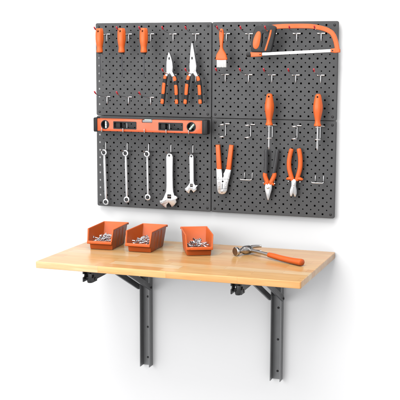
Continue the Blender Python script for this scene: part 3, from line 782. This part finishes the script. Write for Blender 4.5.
def make_bin():
    o = thing('storage_bin', (0, 0, 0), 'x', 'bin')
    sh.build('shell', M['orange_bin'], o); rim.build('rim', M['orange_bin'], o)
    l = lip.build('front_lip', M['orange_bin'], o); slot.build('label_slot', M['orange_bin'], l)
    return o
BIN = make_bin()
bins = [(-11.9, -7.68, .08, 'orange open-front parts bin of bolts, leftmost of the three on the table'),
        (-6.75, -7.6, .033, 'orange open-front parts bin of bolts, middle of the three on the table'),
        (.88, -7.15, .453, 'orange open-front parts bin turned to the right, standing nearest the hammer')]
def bolt_mesh(L, r):
    m = MB(); hx = [(r * 1.9 * math.cos(PI / 3 * k), r * 1.9 * math.sin(PI / 3 * k)) for k in range(6)]
    m.prism(hx, 0, r * 1.3, r * .2, 1, 'XY')
    prof = [(r * .9, 0)]
    n = 9
    for i in range(n):
        z = -L * .25 - L * .72 * i / n
        prof += [(r, z), (r * .78, z - L * .36 / n)]
    prof += [(r * .6, -L)]
    m.lathe(prof, 10)
    return m.mesh('bolt')
def nut_mesh(r):
    hx = [(r * math.cos(PI / 3 * k), r * math.sin(PI / 3 * k)) for k in range(6)]
    return MB().prism(hx, -r * .4, r * .4, r * .12, 1, 'XY').mesh('nut')
BM = [bolt_mesh(.68, .08), bolt_mesh(.8, .085), bolt_mesh(.5, .095)]
where = ['leftmost orange bin', 'middle orange bin', 'right orange bin nearest the hammer']
bolt0 = None
for bi, (x, y, r, lab) in enumerate(bins):
    o = BIN if bi == 0 else copy_tree(BIN)
    place(o, (x, y, ZT + .002)); o.rotation_euler = (0, 0, r); tag(o, lab, 'bin', 'orange parts bins on the table')
    rm = Matrix.Rotation(r, 4, 'Z')
    # heap: layer by layer; items kept apart inside a layer
    for layer in range(7):
        z = .26 + .21 * layer
        spots = []; tries = 0
        want = [7, 8, 11, 14, 14, 11, 7][layer]
        y0 = [.7, .6, .45, .3, .15, .35, .7][layer]
        y1 = [2.7, 2.8, 2.9, 3.0, 2.9, 2.6, 2.2][layer]
        xr = [.95, .95, 1.0, 1.02, 1.0, .85, .6][layer]
        gap = [.42, .42, .4, .38, .36, .34, .32][layer]
        while len(spots) < want and tries < 600:
            tries += 1
            px = random.uniform(-xr, xr); py = random.uniform(y0, y1)
            if all((px - a) ** 2 + (py - b) ** 2 > gap ** 2 for a, b in spots): spots.append((px, py))
        for px, py in spots:
            ob = bpy.data.objects.new('bolt', random.choice(BM)); COL.objects.link(ob)
            if not ob.data.materials: ob.data.materials.append(M['zinc'])
            tilt = random.uniform(-.4, .4) if layer else random.uniform(-.1, .1)
            yaw = random.uniform(0, 2 * PI)
            c = rm @ Vector((px, py, z + random.uniform(-.04, .05))) + Vector((x, y, ZT))
            d = Matrix.Rotation(yaw, 4, 'Z') @ Matrix.Rotation(PI / 2 + tilt, 4, 'Y')
            ob.matrix_world = Matrix.Translation(c * S) @ rm.to_4x4() @ d @ Matrix.Translation((0, 0, .35 * S))
            tag(ob, 'small silver hex bolt in the pile inside the ' + where[bi], 'bolt', 'bolts in the ' + where[bi])

# ------------------------------------------------------------------ hammer lying on the table
hd_ = Vector((.856, -.517, 0)).normalized(); pp = Vector((-hd_.y, hd_.x, 0))       # along the handle, and along the head towards the claw
zc = ZT + .57
org = Vector((6.2, -4.35, zc))
OH = (6.2, -4.35, ZT)
t = thing('claw_hammer', OH, 'claw hammer with polished head and orange grip lying on the table', 'hammer')
frame = Matrix(((pp.x, hd_.x, 0, org.x), (pp.y, hd_.y, 0, org.y), (0, 0, 1, org.z), (0, 0, 0, 1)))   # local x = head axis, local y = handle axis
toX = frame @ Matrix.Rotation(PI / 2, 4, 'Y')
MB().lathe([(.20, -2.05), (.46, -2.03), (.55, -1.95), (.55, -1.72), (.46, -1.58), (.34, -1.45), (.30, -1.2), (.33, -.95), (.44, -.7)], 32, mtx=toX).build('head', M['face_steel'], t)
MB().lathe([(.02, -2.075), (.44, -2.07), (.46, -2.03)], 32, mtx=toX).build('striking_face', M['brown_steel'], t)
m = MB()
m.lathe([(.42, -.75), (.50, -.6), (.54, -.3), (.54, .25), (.46, .5), (.32, .62)], 28, mtx=toX)
m.build('cheek', M['face_steel'], t)
for s in (-1, 1):                                   # two prongs of the claw, curved towards the handle
    pth = [frame @ Vector(p) for p in [(.3, -.05, s * .2), (.7, .0, s * .25), (1.05, .12, s * .28), (1.35, .3, s * .30), (1.58, .48, s * .31), (1.75, .66, s * .31)]]
    P = catmull(pth, 4, False); n = len(P)
    MB().tube(P, [.30 - .13 * k / (n - 1) for k in range(n)], 12, flat=(.9, .85), up=(0, 0, 1)).build('claw', M['face_steel'], t)
sh_path = [frame @ Vector((0, -.2, 0)), frame @ Vector((0, 1.0, .0)), frame @ Vector((0, 2.5, -.02)), frame @ Vector((0, 3.95, -.06))]
MB().tube(sh_path, [.30, .22, .20, .22], 16, flat=(.9, 1), up=(0, 0, 1)).build('shaft', M['face_steel'], t)
gp = [(3.75, .26, -.06), (3.82, .31, -.06), (4.6, .33, -.09), (6.0, .35, -.16), (7.4, .375, -.18), (8.7, .41, -.155), (9.2, .43, -.13), (9.34, .4, -.13), (9.42, .28, -.13), (9.44, .1, -.13)]
MB().tube([frame @ Vector((0, a, z)) for a, r, z in gp], [r for a, r, z in gp], 20, flat=(1.08, .98), up=(0, 0, 1)).build('grip', M['orange'], t)

# ------------------------------------------------------------------ light
wd = bpy.data.worlds.new('World'); scene.world = wd; wd.use_nodes = True
nt = wd.node_tree; bg = nt.nodes['Background']
tc = nt.nodes.new('ShaderNodeTexCoord'); sp = nt.nodes.new('ShaderNodeSeparateXYZ'); rp = nt.nodes.new('ShaderNodeValToRGB')
mr = nt.nodes.new('ShaderNodeMapRange'); mr.inputs['From Min'].default_value = -1; mr.inputs['From Max'].default_value = 1
nt.links.new(tc.outputs['Generated'], sp.inputs[0]); nt.links.new(sp.outputs['Z'], mr.inputs['Value']); nt.links.new(mr.outputs[0], rp.inputs[0])
rp.color_ramp.elements[0].color = (.86, .86, .87, 1); rp.color_ramp.elements[0].position = .25
rp.color_ramp.elements[1].color = (1, 1, 1, 1); rp.color_ramp.elements[1].position = .7
mx = nt.nodes.new('ShaderNodeMapRange')            # brighter studio side on the left
mx.inputs['From Min'].default_value = -1; mx.inputs['From Max'].default_value = 1
mx.inputs['To Min'].default_value = 1.28; mx.inputs['To Max'].default_value = .72
nt.links.new(sp.outputs['X'], mx.inputs['Value'])
vm = nt.nodes.new('ShaderNodeVectorMath'); vm.operation = 'SCALE'
nt.links.new(rp.outputs[0], vm.inputs[0]); nt.links.new(mx.outputs[0], vm.inputs['Scale'])
nt.links.new(vm.outputs[0], bg.inputs['Color']); bg.inputs['Strength'].default_value = .90

def area(name, loc, target, size, power, color=(1, 1, 1)):
    l = bpy.data.lights.new(name, 'AREA'); l.shape = 'SQUARE'; l.size = size * S; l.energy = power; l.color = color
    o = bpy.data.objects.new(name, l); COL.objects.link(o)
    o.location = Vector(loc) * S
    o.rotation_euler = (Vector(target) - Vector(loc)).to_track_quat('-Z', 'Y').to_euler()
    return o
area('key_softbox', (-46, -130, 18), (0, 0, -6), 76, 43, (1, 1, 1))
area('top_softbox', (0, -70, 95), (0, -4, -14), 88, 84, (1, .985, .965))

# ------------------------------------------------------------------ camera
cam = bpy.data.cameras.new('camera'); co = bpy.data.objects.new('camera', cam); COL.objects.link(co)
cam.sensor_width = 36; cam.lens = 36 * 1009.22142 / 400; cam.clip_start = .05; cam.clip_end = 100
ya, pi_, ro = .335379730, -.137912802, -.00363381287
R = Matrix.Rotation(ya, 3, 'Z') @ Matrix.Rotation(pi_, 3, 'X') @ Matrix.Rotation(ro, 3, 'Y')
r_, f_, u_ = R.col[0], R.col[1], R.col[2]
mw = Matrix((( r_.x, u_.x, -f_.x, 40.7138612 * S), (r_.y, u_.y, -f_.y, -121.118241 * S), (r_.z, u_.z, -f_.z, 7.28802178 * S), (0, 0, 0, 1)))
co.matrix_world = mw
scene.camera = co

for o in bpy.data.objects:
    if '_o' in o: del o['_o']
scene.cycles.diffuse_bounces = 0; scene.cycles.glossy_bounces = 4
vs = scene.view_settings
vs.view_transform = 'Standard'; vs.look = 'None'; vs.exposure = 0; vs.gamma = 1
